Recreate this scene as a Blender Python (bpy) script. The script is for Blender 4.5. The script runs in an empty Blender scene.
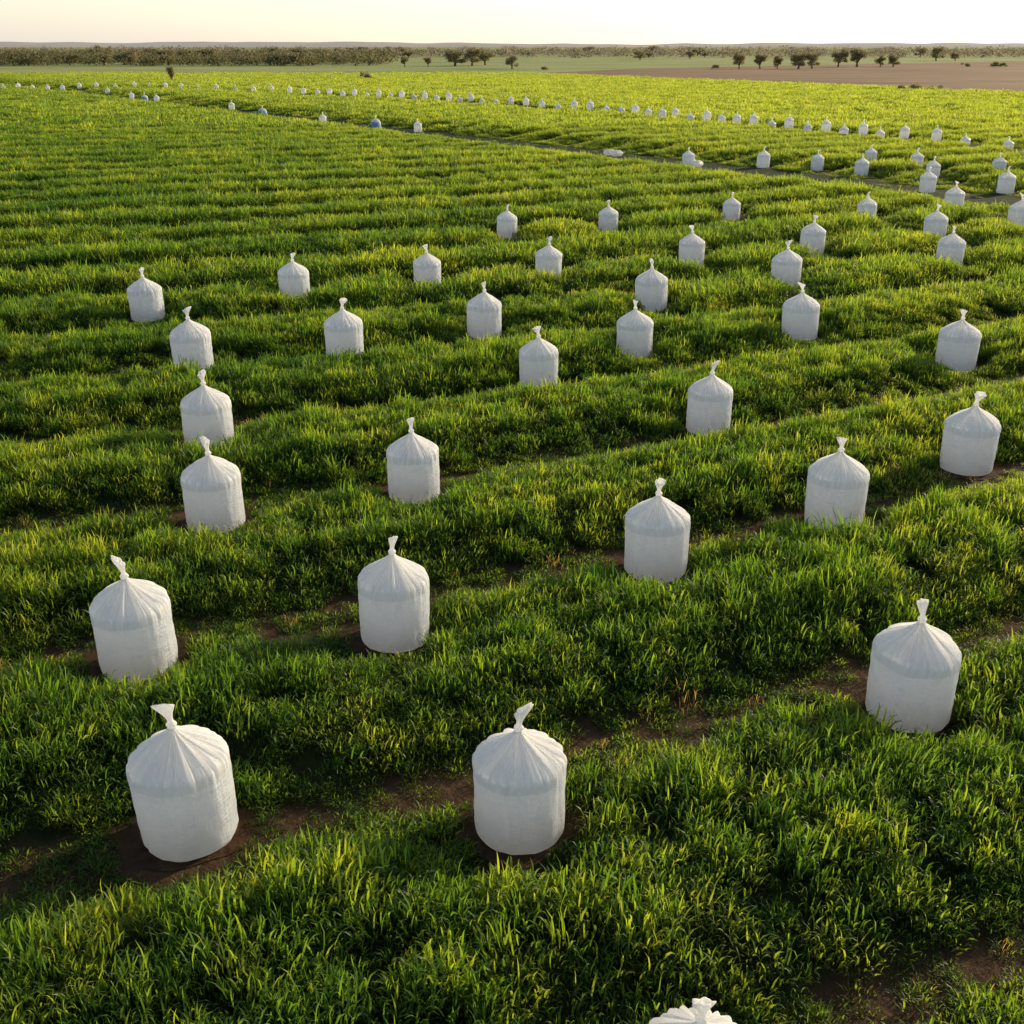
import bpy, math, random
import numpy as np
from mathutils import Vector, noise
random.seed(7); rng=np.random.default_rng(7)
H=8.0; F=1100.0; PITCH=math.radians(23.0)
scene=bpy.context.scene; col=scene.collection
def ground(x,y):
    a=math.atan((y-512)/F); dep=PITCH+a
    D=H/math.tan(dep); depth=H/math.sin(dep)*math.cos(a)
    return (x-512)/F*depth, D, depth
# ---------- helpers
def mesh_obj(name,verts,faces,mat,smooth=True,link=True):
    me=bpy.data.meshes.new(name); me.from_pydata([tuple(v) for v in verts],[],[tuple(f) for f in faces]); me.update()
    if smooth: me.shade_smooth()
    if mat: me.materials.append(mat)
    o=bpy.data.objects.new(name,me)
    if link: col.objects.link(o)
    return o
def newmat(name):
    m=bpy.data.materials.new(name); m.use_nodes=True; nt=m.node_tree; nt.nodes.clear()
    return m,nt,nt.nodes.new('ShaderNodeOutputMaterial')
def N(nt,t,**k):
    n=nt.nodes.new(t)
    for a,b in k.items(): setattr(n,a,b)
    return n
def ramp(nt,stops):
    r=nt.nodes.new('ShaderNodeValToRGB'); e=r.color_ramp.elements
    while len(e)<len(stops): e.new(0.5)
    for i,(p,c) in enumerate(stops): e[i].position=p; e[i].color=(*c,1)
    return r
def mth(nt,op,a,b=None,c=None):
    n=nt.nodes.new('ShaderNodeMath'); n.operation=op
    for i,v in enumerate((a,b,c)):
        if v is None: continue
        if isinstance(v,(int,float)): n.inputs[i].default_value=v
        else: nt.links.new(v,n.inputs[i])
    return n.outputs[0]
def noise_tex(nt,vec,scale,detail=4,rough=.55):
    n=N(nt,'ShaderNodeTexNoise'); n.inputs['Scale'].default_value=scale; n.inputs['Detail'].default_value=detail; n.inputs['Roughness'].default_value=rough
    nt.links.new(vec,n.inputs['Vector']); return n.outputs['Fac']
def mixc(nt,f,a,b):
    n=N(nt,'ShaderNodeMix',data_type='RGBA')
    for s,v in ((0,f),(6,a),(7,b)):
        if isinstance(v,(int,float)): n.inputs[s].default_value=v
        elif isinstance(v,tuple): n.inputs[s].default_value=(*v,1)
        else: nt.links.new(v,n.inputs[s])
    return n.outputs[2]
def clamp01(nt,v): return mth(nt,'MINIMUM',mth(nt,'MAXIMUM',v,0),1)
SP=5.1; C0=1.36*H
def rowphase_np(x,y): return (y-.42*x-.12*np.sqrt(x*x+64)+.12*8-C0)/SP
def row_fr_node(nt,X,Y):
    q=mth(nt,'SQRT',mth(nt,'ADD',mth(nt,'MULTIPLY',X,X),64))
    p=mth(nt,'DIVIDE',mth(nt,'SUBTRACT',mth(nt,'SUBTRACT',Y,mth(nt,'MULTIPLY',X,.42)),mth(nt,'ADD',mth(nt,'MULTIPLY',q,.12),C0-.96)),SP)
    return mth(nt,'ABSOLUTE',mth(nt,'SUBTRACT',p,mth(nt,'ROUND',p)))
# ---------- materials
def grass_mat(name,dry=False):
    m,nt,out=newmat(name)
    g=N(nt,'ShaderNodeNewGeometry'); pos=g.outputs['Position']
    sep=N(nt,'ShaderNodeSeparateXYZ'); nt.links.new(pos,sep.inputs[0])
    tco=N(nt,'ShaderNodeTexCoord'); so_=N(nt,'ShaderNodeSeparateXYZ'); nt.links.new(tco.outputs['Object'],so_.inputs[0])
    oi=N(nt,'ShaderNodeObjectInfo')
    big=noise_tex(nt,pos,.16,3); small=noise_tex(nt,pos,1.7,3)
    v=mth(nt,'ADD',mth(nt,'MULTIPLY',big,.75),mth(nt,'ADD',mth(nt,'MULTIPLY',small,.45),mth(nt,'MULTIPLY',oi.outputs['Random'],.3)))
    if dry: r=ramp(nt,[(.2,(.22,.16,.06)),(.8,(.38,.31,.13))])
    else: r=ramp(nt,[(.48,(.030,.098,.012)),(.72,(.088,.19,.020)),(1.0,(.24,.32,.04))])
    nt.links.new(v,r.inputs[0])
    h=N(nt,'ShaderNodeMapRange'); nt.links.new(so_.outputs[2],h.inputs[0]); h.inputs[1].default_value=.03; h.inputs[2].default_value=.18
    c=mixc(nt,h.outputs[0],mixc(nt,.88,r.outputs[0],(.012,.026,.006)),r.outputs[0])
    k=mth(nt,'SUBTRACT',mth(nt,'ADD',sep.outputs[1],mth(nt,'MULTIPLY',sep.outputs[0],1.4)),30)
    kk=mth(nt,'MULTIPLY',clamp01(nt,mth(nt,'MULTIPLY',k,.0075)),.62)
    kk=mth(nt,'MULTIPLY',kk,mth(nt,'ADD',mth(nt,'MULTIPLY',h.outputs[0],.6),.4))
    c=mixc(nt,kk,c,(.27,.36,.07))  # crop colour painted yellower and lighter far off and rightwards, standing in for golden glow
    b=N(nt,'ShaderNodeBsdfPrincipled'); nt.links.new(c,b.inputs['Base Color']); b.inputs['Roughness'].default_value=.48
    b.inputs['Specular IOR Level'].default_value=.4
    t=N(nt,'ShaderNodeBsdfTranslucent')
    tc=N(nt,'ShaderNodeMix',data_type='RGBA',blend_type='MULTIPLY'); tc.inputs[0].default_value=1
    nt.links.new(c,tc.inputs[6]); tc.inputs[7].default_value=(2.9,2.3,1.0,1)
    nt.links.new(tc.outputs[2],t.inputs[0])
    mx=N(nt,'ShaderNodeMixShader'); mx.inputs[0].default_value=.55
    nt.links.new(b.outputs[0],mx.inputs[1]); nt.links.new(t.outputs[0],mx.inputs[2]); nt.links.new(mx.outputs[0],out.inputs[0])
    return m
M_grass=grass_mat('crop_leaf'); M_dry=grass_mat('dry_stalk',True)

def ground_mat():
    m,nt,out=newmat('field_ground')
    g=N(nt,'ShaderNodeNewGeometry'); pos=g.outputs['Position']
    sep=N(nt,'ShaderNodeSeparateXYZ'); nt.links.new(pos,sep.inputs[0]); X,Y=sep.outputs[0],sep.outputs[1]
    n1=noise_tex(nt,pos,2.5,6,.65); n2=noise_tex(nt,pos,.02,4); n3=noise_tex(nt,pos,14,5,.7)
    soil=ramp(nt,[(.3,(.030,.017,.009)),(.7,(.095,.052,.028))]); nt.links.new(n1,soil.inputs[0])
    soil2=mixc(nt,mth(nt,'MULTIPLY',n3,.45),soil.outputs[0],(.12,.070,.040))
    fr=mth(nt,'ADD',row_fr_node(nt,X,Y),mth(nt,'MULTIPLY',mth(nt,'SUBTRACT',n1,.5),.2))
    bed=N(nt,'ShaderNodeMapRange'); nt.links.new(fr,bed.inputs[0]); bed.inputs[1].default_value=.08; bed.inputs[2].default_value=.16
    green=ramp(nt,[(.35,(.022,.018,.007)),(.65,(.020,.038,.008))]); nt.links.new(n3,green.inputs[0])
    near=mixc(nt,bed.outputs[0],soil2,green.outputs[0])
    mp=N(nt,'ShaderNodeMapping'); mp.inputs['Scale'].default_value=(.1,1,1); mp.inputs['Rotation'].default_value=(0,0,.12); nt.links.new(pos,mp.inputs[0]); n4=noise_tex(nt,mp.outputs[0],.05,4)
    nn=mth(nt,'ADD',mth(nt,'MULTIPLY',n2,.4),mth(nt,'MULTIPLY',n4,.6))
    far=ramp(nt,[(.38,(.19,.24,.065)),(.5,(.32,.35,.12)),(.62,(.39,.35,.18))]); nt.links.new(nn,far.inputs[0])
    fr2=N(nt,'ShaderNodeMapRange'); nt.links.new(Y,fr2.inputs[0]); fr2.inputs[1].default_value=150; fr2.inputs[2].default_value=280
    c=mixc(nt,fr2.outputs[0],near,far.outputs[0])
    b=N(nt,'ShaderNodeBsdfPrincipled'); nt.links.new(c,b.inputs['Base Color']); b.inputs['Roughness'].default_value=.95; b.inputs['Specular IOR Level'].default_value=.1
    bp=N(nt,'ShaderNodeBump'); bp.inputs['Distance'].default_value=.08; nt.links.new(n1,bp.inputs['Height']); nt.links.new(bp.outputs[0],b.inputs['Normal'])
    nt.links.new(b.outputs[0],out.inputs[0]); return m
def simple_noise_mat(name,stops,scale,rough=.95,bump=.05,stretch=None,detail=6):
    m,nt,out=newmat(name)
    g=N(nt,'ShaderNodeNewGeometry'); pos=g.outputs['Position']
    if stretch:
        mp=N(nt,'ShaderNodeMapping'); mp.inputs['Scale'].default_value=stretch; nt.links.new(pos,mp.inputs[0]); pos=mp.outputs[0]
    n1=noise_tex(nt,pos,scale,detail,.65); r=ramp(nt,stops); nt.links.new(n1,r.inputs[0])
    b=N(nt,'ShaderNodeBsdfPrincipled'); nt.links.new(r.outputs[0],b.inputs['Base Color']); b.inputs['Roughness'].default_value=rough; b.inputs['Specular IOR Level'].default_value=.1
    bp=N(nt,'ShaderNodeBump'); bp.inputs['Distance'].default_value=bump; nt.links.new(n1,bp.inputs['Height']); nt.links.new(bp.outputs[0],b.inputs['Normal'])
    nt.links.new(b.outputs[0],out.inputs[0]); return m
M_ground=ground_mat()
M_soil=simple_noise_mat('bare_soil',[(.3,(.030,.017,.009)),(.7,(.105,.058,.031))],5)
M_ditch=simple_noise_mat('ditch_soil',[(.3,(.010,.022,.004)),(.7,(.022,.042,.008))],1.5)
M_plough=simple_noise_mat('ploughed_soil',[(.36,(.17,.10,.05)),(.5,(.26,.165,.09)),(.64,(.37,.24,.14))],.16,stretch=(.12,1,1))

def film_mat(name,kind):
    m,nt,out=newmat(name)
    tc=N(nt,'ShaderNodeTexCoord'); pos=tc.outputs['Object']
    oi=N(nt,'ShaderNodeObjectInfo')
    ad=N(nt,'ShaderNodeVectorMath',operation='ADD'); nt.links.new(pos,ad.inputs[0]); nt.links.new(oi.outputs['Location'],ad.inputs[1]); pos2=ad.outputs[0]
    n1=noise_tex(nt,pos2,5,5,.6); n2=noise_tex(nt,pos2,34,4,.7)
    mp=N(nt,'ShaderNodeMapping'); mp.inputs['Scale'].default_value=(12,12,1.6); nt.links.new(pos2,mp.inputs[0])
    n3=noise_tex(nt,mp.outputs[0],1.3,4,.6)
    mp=N(nt,'ShaderNodeMapping'); mp.inputs['Scale'].default_value=(5,5,30); nt.links.new(pos2,mp.inputs[0])
    n4=noise_tex(nt,mp.outputs[0],1.2,4,.65)
    if kind=='body':
        r=ramp(nt,[(.34,(.66,.76,.94)),(.5,(.84,.90,.98)),(.70,(.96,.95,.93))])
        nt.links.new(mth(nt,'ADD',mth(nt,'MULTIPLY',n1,.5),mth(nt,'MULTIPLY',n4,.5)),r.inputs[0])
    else:
        r=ramp(nt,[(.3,(.94,.94,.95)),(.8,(.97,.96,.94))]); nt.links.new(n1,r.inputs[0])
    hh=mth(nt,'ADD',mth(nt,'ADD',mth(nt,'MULTIPLY',n2,.5),n3),mth(nt,'MULTIPLY',n4,1.0 if kind=='body' else .1))
    bp=N(nt,'ShaderNodeBump'); bp.inputs['Distance'].default_value=.024; bp.inputs['Strength'].default_value=.9; nt.links.new(hh,bp.inputs['Height'])
    b=N(nt,'ShaderNodeBsdfPrincipled'); nt.links.new(r.outputs[0],b.inputs['Base Color']); b.inputs['Roughness'].default_value=.3; b.inputs['Specular IOR Level'].default_value=.5
    nt.links.new(bp.outputs[0],b.inputs['Normal'])
    t=N(nt,'ShaderNodeBsdfTranslucent'); t.inputs[0].default_value=(.99,.98,.97,1); nt.links.new(bp.outputs[0],t.inputs['Normal'])
    mx=N(nt,'ShaderNodeMixShader'); mx.inputs[0].default_value=.48 if kind=='body' else .6
    nt.links.new(b.outputs[0],mx.inputs[1]); nt.links.new(t.outputs[0],mx.inputs[2])
    last=mx.outputs[0]
    if kind=='top':
        tr=N(nt,'ShaderNodeBsdfTransparent'); m2=N(nt,'ShaderNodeMixShader'); m2.inputs[0].default_value=.13
        nt.links.new(last,m2.inputs[1]); nt.links.new(tr.outputs[0],m2.inputs[2]); last=m2.outputs[0]
    nt.links.new(last,out.inputs[0]); return m
M_body=film_mat('filled_white_film','body'); M_top=film_mat('gathered_white_film','top'); M_tail=film_mat('twisted_white_film','tail')
m,nt,out=newmat('blue_tarpaulin'); b=N(nt,'ShaderNodeBsdfPrincipled'); b.inputs['Base Color'].default_value=(.18,.32,.55,1); b.inputs['Roughness'].default_value=.5; nt.links.new(b.outputs[0],out.inputs[0]); M_blue=m

# ---------- sack positions
bags=[(190,856,103,-3),(520,851,93,0),(910,729,90,1),(137,679,84,-2.5),(394,651,71,-1),(657,581,65,0),(213,532,65,-2),(413,503,53,0),(837,531,60,0),
(206,451,54,-2),(971,474,55,0),(710,435,45,0),(539,390,40,0),(961,371,42,0),(190,374,43,-3),(343,361,39,-2),(636,358,37,-1),(484,338,35,0),(803,340,37,0),
(653,311,33,0),(143,321,36,-2),(292,302,32,0),(428,290,28,0),(548,280,27,1),(785,288,31,0),(691,267,26,0),(948,268,27,0),(811,255,25,0),(507,238,21,0),
(608,232,20,0),(731,220,18,0),(866,222,19,0),(934,240,23,0),(1018,230,24,0),(953,211,19,0),(927,192,16,0),(1005,193,17,0),(861,175,14,0),(763,167,13,0),
(817,170,12,0),(688,166,12,0),(870,163,11,0),(932,178,12,0),(916,168,13,0),(998,174,14,0)]
placed=[(1.43,6.15,.91,0)]
for x,yb,w,l in bags:
    x=512+(x-512)*(.984 if yb>300 else .999)
    X,D,dp=ground(x,yb+1); L=math.hypot(X,D)
    s=w*(dp+.45)/F*.96; s=min(1.04,max(.86,s)); X+=X/L*.42*s; D+=D/L*.42*s
    placed.append((round(X,2),round(D,2),round(s,2),l))
bx=np.array([p[0] for p in placed]); by=np.array([p[1] for p in placed]); bs=np.array([p[2] for p in placed])
def sstep(a,b,v):
    t=np.clip((v-a)/(b-a),0,1); return t*t*(3-2*t)
def frontdist(x,y,X,Y):
    if Y<34: return np.hypot(x-X,y-Y)
    k=1+min(1.6,(Y-34)/25)
    return np.hypot(x-X,(y-Y+.9*(k-1))/k)
def relief(x,y):
    """height of the raised beds"""
    ph=rowphase_np(x,y); fr=np.abs(ph-np.round(ph))
    A=.32+.18*sstep(25,75,y)
    z=A*sstep(.05,.34,fr)
    z*=sstep(2.6,7,np.abs(y+1.41*x-101)/1.73)
    for X,Y in zip(bx,by):
        z=z*sstep(.7,1.8,frontdist(x,y,X,Y))
    return z
# ---------- ground
g=mesh_obj('ground',[(-9000,-60,-.01),(9000,-60,-.01),(9000,12000,-.01),(-9000,12000,-.01)],[(0,1,2,3)],M_ground,False); g['kind']='structure'
ny_,nx_=430,300
yy=4*(210/4)**(np.arange(ny_)/(ny_-1)); uu=np.linspace(-1,1,nx_)
GX=uu[None,:]*(yy[:,None]*.66+8); GY=np.repeat(yy[:,None],nx_,1)
GZ=relief(GX.ravel(),GY.ravel())+.004
co_=np.stack([GX.ravel(),GY.ravel(),GZ],1)
ii=np.arange(ny_-1)[:,None]*nx_+np.arange(nx_-1)[None,:]; ii=ii.ravel()
quads=np.stack([ii,ii+1,ii+1+nx_,ii+nx_],1)
me=bpy.data.meshes.new('crop_beds'); me.vertices.add(len(co_)); me.vertices.foreach_set('co',co_.astype(np.float32).ravel())
me.loops.add(quads.size); me.loops.foreach_set('vertex_index',quads.astype(np.int32).ravel())
me.polygons.add(len(quads)); me.polygons.foreach_set('loop_start',(np.arange(len(quads))*4).astype(np.int32)); me.polygons.foreach_set('loop_total',np.full(len(quads),4,np.int32))
me.update(calc_edges=True); me.validate(); me.shade_smooth(); me.materials.append(M_ground)
o=bpy.data.objects.new('field_terrain',me); col.objects.link(o); o['kind']='structure'
def poly(pts): return [ground(x,y)[:2] for x,y in pts]
plough_poly=poly([(500,75),(640,68.5),(1024,61),(1500,57),(1500,122),(1024,98),(800,87.5)])
o=mesh_obj('ploughed_field',[(x,y,.05) for x,y in plough_poly],[tuple(range(len(plough_poly)))],M_plough,False); o['kind']='structure'
V=[];Fc=[]
for i in range(61):
    x=-90+i*2.2; y_=101-1.41*x; w=2.7+.4*noise.noise(Vector((i*.5,0,0))); nx,ny=1.41/1.73,1/1.73
    V+=[(x-nx*w,y_-ny*w,.02),(x+nx*w,y_+ny*w,.02)]
for i in range(60): Fc.append((2*i,2*i+1,2*i+3,2*i+2))
o=mesh_obj('ditch',V,Fc,M_ditch,False); o['kind']='structure'
def inpoly(px,py,P):
    c=np.zeros(len(px),bool); n=len(P)
    for i in range(n):
        x1,y1=P[i]; x2,y2=P[i-1]
        if y1==y2: continue
        k=((y1>py)!=(y2>py))&(px<(x2-x1)*(py-y1)/(y2-y1)+x1); c^=k
    return c
# ---------- bags
def lathe(prof,fn,seg):
    V=[];Fc=[]
    for i,(r,z) in enumerate(prof):
        for j in range(seg):
            th=2*math.pi*j/seg; V.append(fn(r,z,th,i/(len(prof)-1)))
    for i in range(len(prof)-1):
        for j in range(seg):
            a=i*seg+j; b2=i*seg+(j+1)%seg; Fc.append((a,b2,b2+seg,a+seg))
    return V,Fc
def interp(pts,n):
    P=np.array(pts,float)
    for _ in range(2):
        Q=[P[0]]
        for a,b in zip(P[:-1],P[1:]): Q+= [a*.75+b*.25,a*.25+b*.75]
        Q.append(P[-1]); P=np.array(Q)
    d=np.r_[0,np.cumsum(np.hypot(*np.diff(P,axis=0).T))]; t=np.linspace(0,d[-1],n)
    return list(zip(np.interp(t,d,P[:,0]),np.interp(t,d,P[:,1])))
def make_bag(seed,seg=140,q=1.0):
    rr=random.Random(seed); off=Vector((seed*7.3,seed*3.1,0))
    ph=[rr.uniform(0,6.28) for _ in range(6)]
    np_=rr.choice([27,29,31])
    def pleat(th): return math.cos(np_*th+1.6*math.sin(2*th+ph[0])+ph[1])+.6*math.cos((np_//2)*th+ph[2]+1.4*math.sin(3*th))+.6*math.cos(47*th+ph[3]+2*math.sin(th))
    def bulge(th,z):
        p=Vector((math.cos(th)*1.2,math.sin(th)*1.2,z*1.2))+off
        d=.018*noise.noise(p)
        d+=.011*noise.noise(Vector((math.cos(th)*5,math.sin(th)*5,z*1.0))+off)
        d+=.009*noise.noise(Vector((math.cos(th)*3,math.sin(th)*3,z*8))+off)
        d+=.0045*pleat(th)*float(sstep(.5,.88,z))
        return d
    prof=interp([(.0,.012),(.40,.0),(.485,.0),(.497,.05),(.500,.2),(.503,.4),(.504,.6),(.503,.80),(.500,.875),(.49,.91),(.465,.935),(.40,.95),(.2,.96),(0.0,.965)],int(64*q))
    def fb(r,z,th,t):
        r2=r+bulge(th,z)*min(1,r/.3); return (r2*math.cos(th),r2*math.sin(th),z)
    V,Fc=lathe(prof,fb,seg); body=mesh_obj('sack_body',V,Fc,M_body,link=False)
    prof=interp([(.5055,.80),(.506,.84),(.5045,.89),(.495,.93),(.467,.97),(.41,1.012),(.335,1.06),(.25,1.112),(.165,1.165),(.095,1.215),(.050,1.26),(.034,1.30)],int(48*q))
    def ft(r,z,th,t):
        u=min(1,max(0,t)); A=.04*u+.28*u**2.1
        s=pleat(th); d=r*A*.42*s
        b_=bulge(th,z)*(1-u)
        wob=.022*u*(1-u)*math.cos(3*th+ph[4])
        r2=max(.012,r+d+b_); return (r2*math.cos(th),r2*math.sin(th),z+wob+.06*u*(1-u)*s)
    V,Fc=lathe(prof,ft,seg if seg<100 else 320); top=mesh_obj('gathered_top',V,Fc,M_top,link=False)
    prof=interp([(.034,1.27),(.042,1.30),(.055,1.32),(.052,1.34),(.030,1.36),(.030,1.39),(.045,1.44),(.072,1.49),(.098,1.545),(.075,1.55),(.03,1.53),(.0,1.525)],int(34*q))
    lean=rr.uniform(-.45,.45); lean2=rr.uniform(-.2,.2)
    def fk(r,z,th,t):
        u=max(0,(z-1.36)/.2); s=math.cos(5*th+ph[3])+.5*math.cos(8*th+ph[4])
        r2=r*(1+(.12+.12*u)*s*.6); zz=z+.04*u*math.cos(th+ph[5])
        return (r2*math.cos(th)*(1+.2*u)+lean*u*.2, r2*math.sin(th)*(1-.4*min(1,u))+lean2*u*.2, zz)
    V,Fc=lathe(prof,fk,64); tail=mesh_obj('knotted_tail',V,Fc,M_tail,link=False)
    return body,top,tail
variants=[make_bag(s) for s in (1,2,3,4,5)]
GR='white plastic sacks standing in the field'
def add_bag(X,Y,s,l,i):
    e=bpy.data.objects.new('plastic_sack',None); col.objects.link(e); e.empty_display_size=.3
    e.location=(X,Y,0); e.scale=(s,s,s*random.uniform(.98,1.04)); e.rotation_euler=(math.radians(random.uniform(-1.5,1.5)),math.radians(l*.5+random.uniform(-1,1)),0)
    rz=random.uniform(0,6.28)
    e['label']='white plastic sack tied with a knot, standing in green crop'; e['category']='sack'; e['group']=GR
    for src in variants[i%5]:
        c=src.copy(); c.parent=e; c.rotation_euler=(0,0,rz); col.objects.link(c)
for i,(X,Y,s,l) in enumerate(placed): add_bag(X,Y,s,l,i)
bpy.context.view_layer.update()
def small_mesh(seed):
    V=[];Fc=[]
    me=bpy.data.meshes.new('far_sack')
    for k,p in enumerate(make_bag(seed,28,.4)):
        b0=len(V); V+= [tuple(v.co) for v in p.data.vertices]; Fc+=[tuple(a+b0 for a in q.vertices) for q in p.data.polygons]
    me.from_pydata(V,[],Fc); me.shade_smooth(); me.materials.append(M_tail); return me
small=[small_mesh(s) for s in (11,12,13)]
far=[]
line=[(-15,89.5),(60,88.3),(130,88.2),(200,90),(310,95),(400,99),(480,104),(600,113),(700,122.5),(770,129),(860,137),(1000,149),(1040,152)]
xs=[4,19,33,48,63,80,97,116,135,150,166,182,199,217,236,254,272,290,304,318,330,343,355,367,379,391,402,414,425,437,449,460,471,482,496,511,526,542,558,574,590,606,621,635,648,662,675,690,706,721,736,753,771,788,807,825,843,862,879,903,935,964,1007]
for x in xs:
    y=np.interp(x,[p[0] for p in line],[p[1] for p in line]); X,D,_=ground(x,y+2+1.5*max(0,x-500)/500+random.uniform(-.15,.15)); far.append((X,D,x))
rz_=relief(np.array([f[0] for f in far]),np.array([f[1] for f in far]))
for i,(X,Y,x) in enumerate(far):
    o=bpy.data.objects.new('plastic_sack',small[i%3]); col.objects.link(o); s=random.uniform(.80,.86)
    o.location=(X,Y,float(rz_[i])); o.scale=(s,s,s); o.rotation_euler=(0,0,random.uniform(0,6))
    o['label']='white plastic sack in a long row across the field'; o['category']='sack'; o['group']='row of white sacks along the far crop'
lying=[(232,110,0),(263,117,1),(323,124,0),(376,129,1),(418,132,0),(612,156,2),(620,157,2),(694,166,2),(702,168,2),(108,94,0),(132,99,0),(145,102,1),(157,102,0)]
for i,(x,y,t) in enumerate(lying):
    X,D,_=ground(x,y); far.append((X,D,x))
    if t==1:
        e=bpy.data.objects.new('plastic_sack',None); col.objects.link(e); e.location=(X,D,0); e.scale=(.95,.95,.85)
        c=bpy.data.objects.new('sack_body',small[0]); col.objects.link(c); c.parent=e
        V,Fc=lathe(interp([(.56,.02),(.55,.3),(.53,.75),(.4,.88)],8),lambda r,z,th,t:(r*(1+.05*math.cos(5*th))*math.cos(th),r*math.sin(th),z+.06*math.cos(3*th)),28)
        w=mesh_obj('blue_wrapping',V,Fc,M_blue); w.parent=e
        e['label']='white sack wrapped in blue sheeting beside the ditch'; e['category']='sack'; e['group']='sacks left along the ditch'
    else:
        o=bpy.data.objects.new('plastic_sack',small[i%3]); col.objects.link(o)
        o['category']='sack'; o['group']='sacks left along the ditch'; o.scale=(.8,.8,.8)
        if t==2:
            o.scale=(.7,.45,.7)
            o.location=(X-.5,D,.25); o.rotation_euler=(math.radians(90),0,math.radians(75+9*i)); o['label']='flattened white plastic sack lying by the ditch'
        else:
            o.location=(X,D,0); o['label']='white plastic sack standing beside the ditch'
for vs in variants:
    for v in vs: bpy.data.objects.remove(v)
V=[];Fc=[]
for k,(X,Y,s,l) in enumerate(placed[:38]):
    b0=len(V); n=26; zz=.012+k*.0004; V.append((X,Y,zz))
    for j in range(n):
        th=2*math.pi*j/n; r=.52*s+.30*(.5+noise.noise(Vector((math.cos(th)*1.5+k*3,math.sin(th)*1.5,0))))
        dx=r*math.cos(th)*1.2; dy=r*math.sin(th)*.9; c,sn=math.cos(.4),math.sin(.4)
        V.append((X+dx*c-dy*sn,Y+dx*sn+dy*c,zz))
    Fc+=[(b0,b0+1+j,b0+1+(j+1)%n) for j in range(n)]
o=mesh_obj('bare_soil',V,Fc,M_soil,False); o['kind']='structure'

# ---------- crop
srccol=bpy.data.collections.new('crop_sources')
def clump(name,seed,n,R,L0,L1,w,segs,mat,spread=1.05):
    r=np.random.default_rng(seed); V=[];Fc=[]
    for k in range(n):
        rad=R*math.sqrt(r.random()); th=r.random()*6.283; x0,y0=rad*math.cos(th),rad*math.sin(th)
        az=r.random()*6.283 if r.random()<.6 else th+r.normal()*.6
        L=r.uniform(L0,L1)*(1-.5*(rad/R)**2); lean=abs(r.normal())*spread+.1; lean=min(lean,1.45); droop=r.uniform(.2,1.2)
        dx,dy=math.cos(az),math.sin(az); tw=r.normal()*.8; wx,wy=-math.sin(az+tw),math.cos(az+tw); ww=w*r.uniform(.6,1.3)
        b0=len(V); x=0;z=0 if r.random()<.35 else r.uniform(0,.17)*(1-.5*(rad/R)**2); ang=lean*.4
        for s in range(segs+1):
            t=s/segs; wid=ww*.5*(1-t**1.8)*(.5+1.0*min(t*2,1)*.5)+.0005
            px,py=x0+dx*x,y0+dy*x
            V.append((px-wx*wid,py-wy*wid,z)); V.append((px+wx*wid,py+wy*wid,z+wid*.3))
            x+=math.sin(ang)*L/segs; z+=math.cos(ang)*L/segs; ang+= (lean*.9+droop*2.2*t)/segs*1.6
        for s in range(segs):
            a=b0+2*s; Fc.append((a,a+1,a+3,a+2))
    me=bpy.data.meshes.new(name); me.from_pydata(V,[],Fc); me.shade_smooth(); me.materials.append(mat)
    o=bpy.data.objects.new(name,me); srccol.objects.link(o)
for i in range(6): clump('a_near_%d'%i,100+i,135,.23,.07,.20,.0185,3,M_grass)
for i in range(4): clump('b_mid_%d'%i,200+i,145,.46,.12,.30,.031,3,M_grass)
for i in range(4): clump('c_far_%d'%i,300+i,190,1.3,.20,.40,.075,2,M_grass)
for i in range(2): clump('d_dry_%d'%i,400+i,30,.22,.13,.30,.009,3,M_dry,.4)
def nz(x,y,s,o=0.):
    return np.array([noise.noise(Vector((a*s+o,b*s-o,o))) for a,b in zip(x,y)])
FX=np.array([f[0] for f in far]); FY=np.array([f[1] for f in far])
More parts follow.
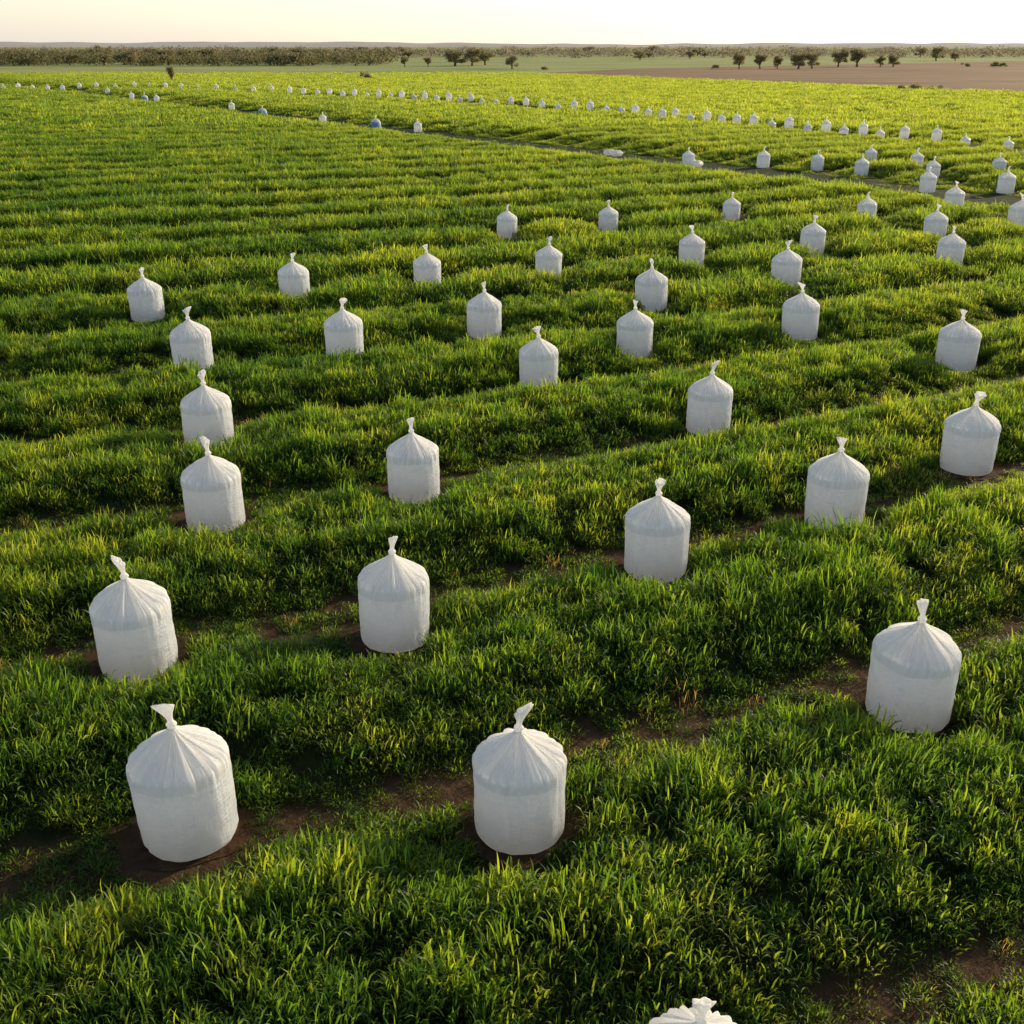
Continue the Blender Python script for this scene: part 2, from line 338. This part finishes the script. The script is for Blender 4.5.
def scatter(y0,y1,dens,idx0,nidx,hs,lod):
    wid=lambda y:.60*y+5
    n=int(dens*(y1-y0)*2*wid(y1)); y=rng.uniform(y0,y1,n); x=rng.uniform(-1,1,n)*wid(y1); k=np.abs(x)<wid(y); x,y=x[k],y[k]
    ph=rowphase_np(x,y)+(.05 if lod==0 else .02)*nz(x,y,.35,3.); fr=np.abs(ph-np.round(ph))
    n1=nz(x,y,.55,9.); n2=nz(x,y,.13,5.); n3=nz(x,y,1.5,21.)
    gap=(.055+.08*n1+.03*n2) if lod==0 else (.105+.03*n1 if lod==1 else .145+.02*n1)
    ditch=np.abs(y+1.41*x-101)/1.73
    weeds=(rng.random(len(x))<.30+.45*(n1>-.15))&(fr<=gap)
    if lod>0: weeds&=rng.random(len(x))<.5
    keep=(fr>gap)|weeds
    keep&=(n1*1.2+n2*.6>-.9)
    keep&=(ditch>2.5)|(rng.random(len(x))<.06)
    weeds=weeds|(ditch<=2.5)
    keep&=~inpoly(x,y,plough_poly)
    short=np.ones(len(x))
    if lod<2:
        for X,Y,s in zip(bx,by,bs):
            keep&=~((np.hypot((x-X)*.9,(y-Y))<(.66 if lod==0 else .8)*s)|(np.hypot((x-X),(y-Y+.35))<.58*s))
            short[(np.abs(x-X)<.75)&(y<Y)&(y>Y-1.5)]=.6
            if Y>34:
                L_=1.5+min(4.5,(Y-34)*.12); fz=(np.abs(x-X)<.9)&(y<Y)&(y>Y-L_); short[fz]=.42
    if lod>0:
        for X,Y in zip(FX,FY): keep&=~((np.abs(x-X)<1.5)&(y-Y>-(9 if Y>150 else 5))&(y-Y<1.0))
    x,y,fr,n1,n2,n3,weeds,ph,ditch,short=[v[keep] for v in (x,y,fr,n1,n2,n3,weeds,ph,ditch,short)]
    edge=np.clip((fr-.04)/.24,0,1)
    sub=.5+.5*np.cos(ph*2*math.pi*6)
    lo=.5 if lod==0 else .42
    am=.45 if lod==0 else .22
    sc=hs*(lo+(1.12-lo)*edge)*(1+am*n1+.3*n2+(.45 if lod==0 else .2)*n3)*(.78+.34*sub)*rng.uniform(.75,1.25,len(x))
    sc=np.where(weeds,sc*.55,sc)*short
    sc=sc*(.5+.5*sstep(2.4,6,ditch))
    q=np.clip(sc,.3,2)**.4*1.05
    S=np.stack([q*rng.uniform(.95,1.2,len(x)),q*rng.uniform(.95,1.2,len(x)),sc],1)
    R=np.stack([rng.normal(0,.12,len(x)),rng.normal(0,.12,len(x)),rng.uniform(0,6.28,len(x))],1)
    I=idx0+rng.integers(0,nidx,len(x))
    return x,y,S,R,I
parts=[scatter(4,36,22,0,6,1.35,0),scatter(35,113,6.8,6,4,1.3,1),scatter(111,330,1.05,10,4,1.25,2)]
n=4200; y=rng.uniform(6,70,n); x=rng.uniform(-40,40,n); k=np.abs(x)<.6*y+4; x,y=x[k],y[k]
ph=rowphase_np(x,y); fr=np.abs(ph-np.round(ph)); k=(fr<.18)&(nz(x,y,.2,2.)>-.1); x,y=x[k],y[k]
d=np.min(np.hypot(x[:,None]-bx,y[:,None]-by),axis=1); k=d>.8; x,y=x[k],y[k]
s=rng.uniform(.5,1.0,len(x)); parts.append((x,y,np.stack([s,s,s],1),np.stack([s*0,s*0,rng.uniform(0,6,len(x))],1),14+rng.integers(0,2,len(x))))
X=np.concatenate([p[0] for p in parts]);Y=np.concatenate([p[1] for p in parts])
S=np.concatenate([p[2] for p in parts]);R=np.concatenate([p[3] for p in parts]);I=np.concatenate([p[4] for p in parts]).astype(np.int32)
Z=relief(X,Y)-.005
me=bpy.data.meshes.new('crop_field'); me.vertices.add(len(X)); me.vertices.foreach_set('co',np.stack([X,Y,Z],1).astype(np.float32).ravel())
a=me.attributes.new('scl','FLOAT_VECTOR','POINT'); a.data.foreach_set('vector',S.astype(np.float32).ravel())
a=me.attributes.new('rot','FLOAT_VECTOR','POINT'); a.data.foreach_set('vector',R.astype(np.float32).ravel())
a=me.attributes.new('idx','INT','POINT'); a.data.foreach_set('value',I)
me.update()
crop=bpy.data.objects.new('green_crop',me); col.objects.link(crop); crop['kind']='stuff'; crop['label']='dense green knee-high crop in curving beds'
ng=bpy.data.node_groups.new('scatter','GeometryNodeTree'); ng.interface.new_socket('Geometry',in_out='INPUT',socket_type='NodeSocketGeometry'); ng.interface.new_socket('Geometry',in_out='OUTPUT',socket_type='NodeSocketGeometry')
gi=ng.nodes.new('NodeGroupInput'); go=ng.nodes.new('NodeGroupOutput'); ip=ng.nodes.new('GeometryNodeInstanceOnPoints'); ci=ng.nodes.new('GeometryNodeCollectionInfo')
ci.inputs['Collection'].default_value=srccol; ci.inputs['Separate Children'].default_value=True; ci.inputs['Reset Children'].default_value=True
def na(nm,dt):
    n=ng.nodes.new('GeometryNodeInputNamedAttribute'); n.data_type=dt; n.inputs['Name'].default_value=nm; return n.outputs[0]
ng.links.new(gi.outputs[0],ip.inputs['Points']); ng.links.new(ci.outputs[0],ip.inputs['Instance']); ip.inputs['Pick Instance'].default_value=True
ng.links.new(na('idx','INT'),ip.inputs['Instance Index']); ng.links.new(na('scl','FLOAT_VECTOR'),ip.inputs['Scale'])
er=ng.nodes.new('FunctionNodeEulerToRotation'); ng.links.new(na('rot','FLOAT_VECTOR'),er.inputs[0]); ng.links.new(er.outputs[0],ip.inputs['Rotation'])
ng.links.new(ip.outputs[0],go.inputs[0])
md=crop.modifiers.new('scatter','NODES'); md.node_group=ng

# ---------- trees
def leafmat(name,a,b2):
    m,nt,out=newmat(name); g=N(nt,'ShaderNodeNewGeometry'); n1=noise_tex(nt,g.outputs['Position'],.5,3); r=ramp(nt,[(.3,a),(.7,b2)]); nt.links.new(n1,r.inputs[0])
    d=N(nt,'ShaderNodeBsdfDiffuse'); t=N(nt,'ShaderNodeBsdfTranslucent'); nt.links.new(r.outputs[0],d.inputs[0]); nt.links.new(r.outputs[0],t.inputs[0])
    mx=N(nt,'ShaderNodeMixShader'); mx.inputs[0].default_value=.5; nt.links.new(d.outputs[0],mx.inputs[1]); nt.links.new(t.outputs[0],mx.inputs[2]); nt.links.new(mx.outputs[0],out.inputs[0]); return m
M_leaf=leafmat('tree_foliage',(.26,.23,.12),(.40,.34,.18)); M_leaffar=leafmat('hazy_foliage',(.24,.215,.155),(.33,.285,.20))  # distance haze is mixed into these leaf colours by lightening them
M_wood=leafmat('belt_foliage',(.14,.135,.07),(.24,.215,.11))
M_bark=simple_noise_mat('bark',[(.3,(.12,.09,.065)),(.7,(.2,.15,.11))],6)
def leaves(r,V,Fc,c,rad,n,size):
    for _ in range(n):
        v=r.normal(size=3); v/=np.linalg.norm(v); p=c+v*rad*(r.random()**.4)
        a=r.normal(size=3); a/=np.linalg.norm(a); b=np.cross(a,v+.01); b/=np.linalg.norm(b)+1e-6; s=size*r.uniform(.6,1.3)
        k=len(V); V+=[p-a*s,p-b*s*.6,p+a*s,p+b*s*.6]; Fc.append((k,k+1,k+2,k+3))
def tube(V,Fc,p0,p1,r0,r1,n=7):
    d=Vector(p1)-Vector(p0); q=d.to_track_quat('Z','Y'); b=len(V)
    for p,rr in ((p0,r0),(p1,r1)):
        for j in range(n):
            th=2*math.pi*j/n; V.append(tuple(Vector(p)+q@Vector((math.cos(th)*rr,math.sin(th)*rr,0))))
    for j in range(n): Fc.append((b+j,b+(j+1)%n,b+n+(j+1)%n,b+n+j))
def tree_var(seed,shape):
    r=np.random.default_rng(seed); V=[];Fc=[]; LV=[];LF=[]
    th=1.0; fork=(r.normal()*.15,r.normal()*.15,th); tube(V,Fc,(0,0,-.1),fork,.28,.2)
    for k in range(11):
        a=k/11*6.283*1.6+r.normal()*.3; R=r.uniform(.9,2.1) if shape=='wide' else r.uniform(.5,1.5); z=r.uniform(1.35,4.0)
        mid=(fork[0]+R*.5*math.cos(a),fork[1]+R*.5*math.sin(a),th+(z-th)*.6); end=(R*math.cos(a),R*math.sin(a),z)
        tube(V,Fc,fork,mid,.11,.07,5); tube(V,Fc,mid,end,.07,.03,5)
        leaves(r,LV,LF,np.array(end),np.array([1.0,1.0,.85])*r.uniform(.75,1.15),130,.2)
    for _ in range(6):
        leaves(r,LV,LF,np.array([r.normal()*.8,r.normal()*.8,r.uniform(2.5,4.7)]),np.array([1,1,.8]),130,.2)
    t=bpy.data.meshes.new('trunk'); t.from_pydata(V,[],Fc); t.materials.append(M_bark)
    c=bpy.data.meshes.new('crown'); c.from_pydata([tuple(v) for v in LV],[],LF); c.materials.append(M_leaf); return t,c
tv=[tree_var(31,'wide'),tree_var(32,'tall'),tree_var(33,'wide'),tree_var(34,'tall'),tree_var(35,'wide')]
def add_tree(X,Y,h,w,i,label,grp,name='tree',cat='tree'):
    e=bpy.data.objects.new(name,None); col.objects.link(e); e.location=(X,Y,0)
    t,c=tv[i%5]; sz=h/5.4; sx=w/(5.6 if i%5 in(0,2,4) else 4.4); e.scale=(sx,sx,sz); rz=random.uniform(0,6)
    for nm,mm in (('trunk',t),('crown',c)):
        q=bpy.data.objects.new(nm,mm); col.objects.link(q); q.parent=e; q.rotation_euler=(0,0,rz)
    e['label']=label; e['category']=cat
    if grp: e['group']=grp
trees=[(739,69,17,16),(760,69,14,15),(777,69,13,13),(798,69,17,19),(812,69,16,19),(838,67,18,20),(857,67,17,20),(880,67,11,13),(893,67,13,14),(936,61,14,16),(955,61,9,12),
 (428,67,9,9),(512,69,13,18),(455,66,17,24),(472,66,18,24),(485,65,15,22),(405,67,10,10),(690,59,8,12),(920,57,9,14),(640,60,9,16)]
for i,(x,y,h,w) in enumerate(trees):
    X,D,dp=ground(x,y); add_tree(X,D,h*dp/F*1.02,w*dp/F,i,'round-crowned savanna tree standing alone at the field edge','scattered trees at the field edge')
X,D,dp=ground(172,84); add_tree(X,D,17*dp/F,8*dp/F,1,'slim young tree standing in the green crop',None)
def bush_mesh(seed):
    r=np.random.default_rng(seed); LV=[];LF=[]
    for _ in range(9): leaves(r,LV,LF,np.array([r.normal()*.6,r.normal()*.6,r.uniform(.35,1.1)]),np.array([.5,.5,.4]),110,.11)
    c=bpy.data.meshes.new('bush'); c.from_pydata([tuple(v) for v in LV],[],LF); c.materials.append(M_leaf); return c
bm=[bush_mesh(s) for s in (51,52,53)]
for i,(x,y,w,h) in enumerate([(369,82,10,12),(902,94,14,10),(914,94,16,11),(928,94,14,10),(994,67,12,6),(1003,67,8,5),(968,67,8,5),(545,70,10,4),(715,69,8,5)]):
    X,D,dp=ground(x,y); o=bpy.data.objects.new('bush',bm[i%3]); col.objects.link(o); o.location=(X,D,0); k=w*dp/F/2.2; o.scale=(k,k,h*dp/F/1.5); o.rotation_euler=(0,0,i)
    o['label']='low dark green bush on open farmland'; o['category']='bush'
r=np.random.default_rng(77)
for i in range(92):
    x=r.uniform(-40,400) if i<66 else r.uniform(330,720); y=r.uniform(59.5,66) if x<330 else r.uniform(55,58)
    X,D,dp=ground(x,y); h=(r.uniform(9,14) if x<330 else r.uniform(5,9))*dp/F; add_tree(X,D,h,h*r.uniform(1.4,2.3),i,'dark spreading tree in the belt beyond the crop','tree belt beyond the crop')
def wood(name,mat,y0,y1,x0,x1,n,h0,h1,lab,seed,cnt=70):
    r=np.random.default_rng(seed); V=[];Fc=[]
    for k in range(n):
        x=r.uniform(x0,x1); D=r.uniform(y0,y1); X=(x-512)/F*D*.94; h=r.uniform(h0,h1)
        for q in range(3): leaves(r,V,Fc,np.array([X+r.normal()*h*.4,D,h*r.uniform(.15,.62)]),np.array([h*.6,h*.4,h*.32]),cnt//3,h*.10)
    o=mesh_obj(name,V,Fc,mat,False); o['kind']='stuff'; o['label']=lab
wood('woodland',M_wood,490,680,-250,390,700,4,7.4,'dense dark tree belt beyond the field',1)
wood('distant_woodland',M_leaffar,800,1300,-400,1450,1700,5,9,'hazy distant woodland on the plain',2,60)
def hills(name,D,hmin,hmax,seed,mat):
    V=[];Fc=[]; n=160
    for i in range(n):
        x=-D+2*D*i/(n-1); h=hmin+(hmax-hmin)*(.5+.8*noise.noise(Vector((i*.06,seed,0)))+.25*noise.noise(Vector((i*.4,seed,3))))
        V+=[(x,D-D*.04,-1),(x,D,max(h,1)),(x,D+D*.06,-1)]
    for i in range(n-1):
        a=3*i; Fc+=[(a,a+3,a+4,a+1),(a+1,a+4,a+5,a+2)]
    o=mesh_obj(name,V,Fc,mat); o['kind']='structure'
M_hill=simple_noise_mat('hazy_hill',[(.3,(.46,.42,.36)),(.7,(.54,.49,.42))],.004)  # pale ridge colour stands in for aerial haze
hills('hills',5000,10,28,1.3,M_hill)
# ---------- light
AZ=math.radians(49); EL=math.radians(17)
dv=Vector((math.sin(AZ)*math.cos(EL),math.cos(AZ)*math.cos(EL),math.sin(EL)))
w=bpy.data.worlds.new('World'); scene.world=w; w.use_nodes=True; nt=w.node_tree
bg=nt.nodes['Background']; sky=nt.nodes.new('ShaderNodeTexSky'); sky.sky_type='NISHITA'; sky.sun_disc=False; sky.sun_elevation=EL; sky.sun_rotation=AZ; sky.dust_density=1.0; sky.air_density=1; sky.ozone_density=1
tcw=N(nt,'ShaderNodeTexCoord'); sw=N(nt,'ShaderNodeSeparateXYZ'); nt.links.new(tcw.outputs['Generated'],sw.inputs[0])
hz=mth(nt,'POWER',mth(nt,'SUBTRACT',1,mth(nt,'MINIMUM',mth(nt,'ABSOLUTE',sw.outputs[2]),1)),6)
bg2=N(nt,'ShaderNodeBackground'); bg2.inputs[0].default_value=(.90,.89,.98,1); nt.links.new(mth(nt,'MULTIPLY',hz,.46),bg2.inputs[1])
dt=N(nt,'ShaderNodeVectorMath',operation='DOT_PRODUCT'); nt.links.new(tcw.outputs['Generated'],dt.inputs[0]); dt.inputs[1].default_value=dv
gl=mth(nt,'POWER',mth(nt,'MAXIMUM',dt.outputs['Value'],0),6)
bg3=N(nt,'ShaderNodeBackground'); bg3.inputs[0].default_value=(1,.76,.42,1); nt.links.new(mth(nt,'MULTIPLY',gl,.9),bg3.inputs[1])
adds=N(nt,'ShaderNodeAddShader'); nt.links.new(sky.outputs[0],bg.inputs[0]); bg.inputs[1].default_value=.15
nt.links.new(bg.outputs[0],adds.inputs[0]); nt.links.new(bg2.outputs[0],adds.inputs[1])
add2=N(nt,'ShaderNodeAddShader'); nt.links.new(adds.outputs[0],add2.inputs[0]); nt.links.new(bg3.outputs[0],add2.inputs[1]); nt.links.new(add2.outputs[0],nt.nodes['World Output'].inputs[0])
L=bpy.data.lights.new('sun','SUN'); L.energy=5; L.angle=math.radians(.6); L.color=(1,.83,.55)
so=bpy.data.objects.new('sun',L); col.objects.link(so); so.rotation_euler=dv.to_track_quat('Z','Y').to_euler(); so.location=(30,30,40)
cam=bpy.data.cameras.new('camera'); cam.lens=F/1024*36; cam.sensor_width=36; cam.clip_end=30000; cam.clip_start=.1
co=bpy.data.objects.new('camera',cam); col.objects.link(co); co.location=(0,0,H); co.rotation_euler=(math.pi/2-PITCH,0,0); scene.camera=co
scene.view_settings.view_transform='Standard'; scene.view_settings.look='None'; scene.view_settings.exposure=0
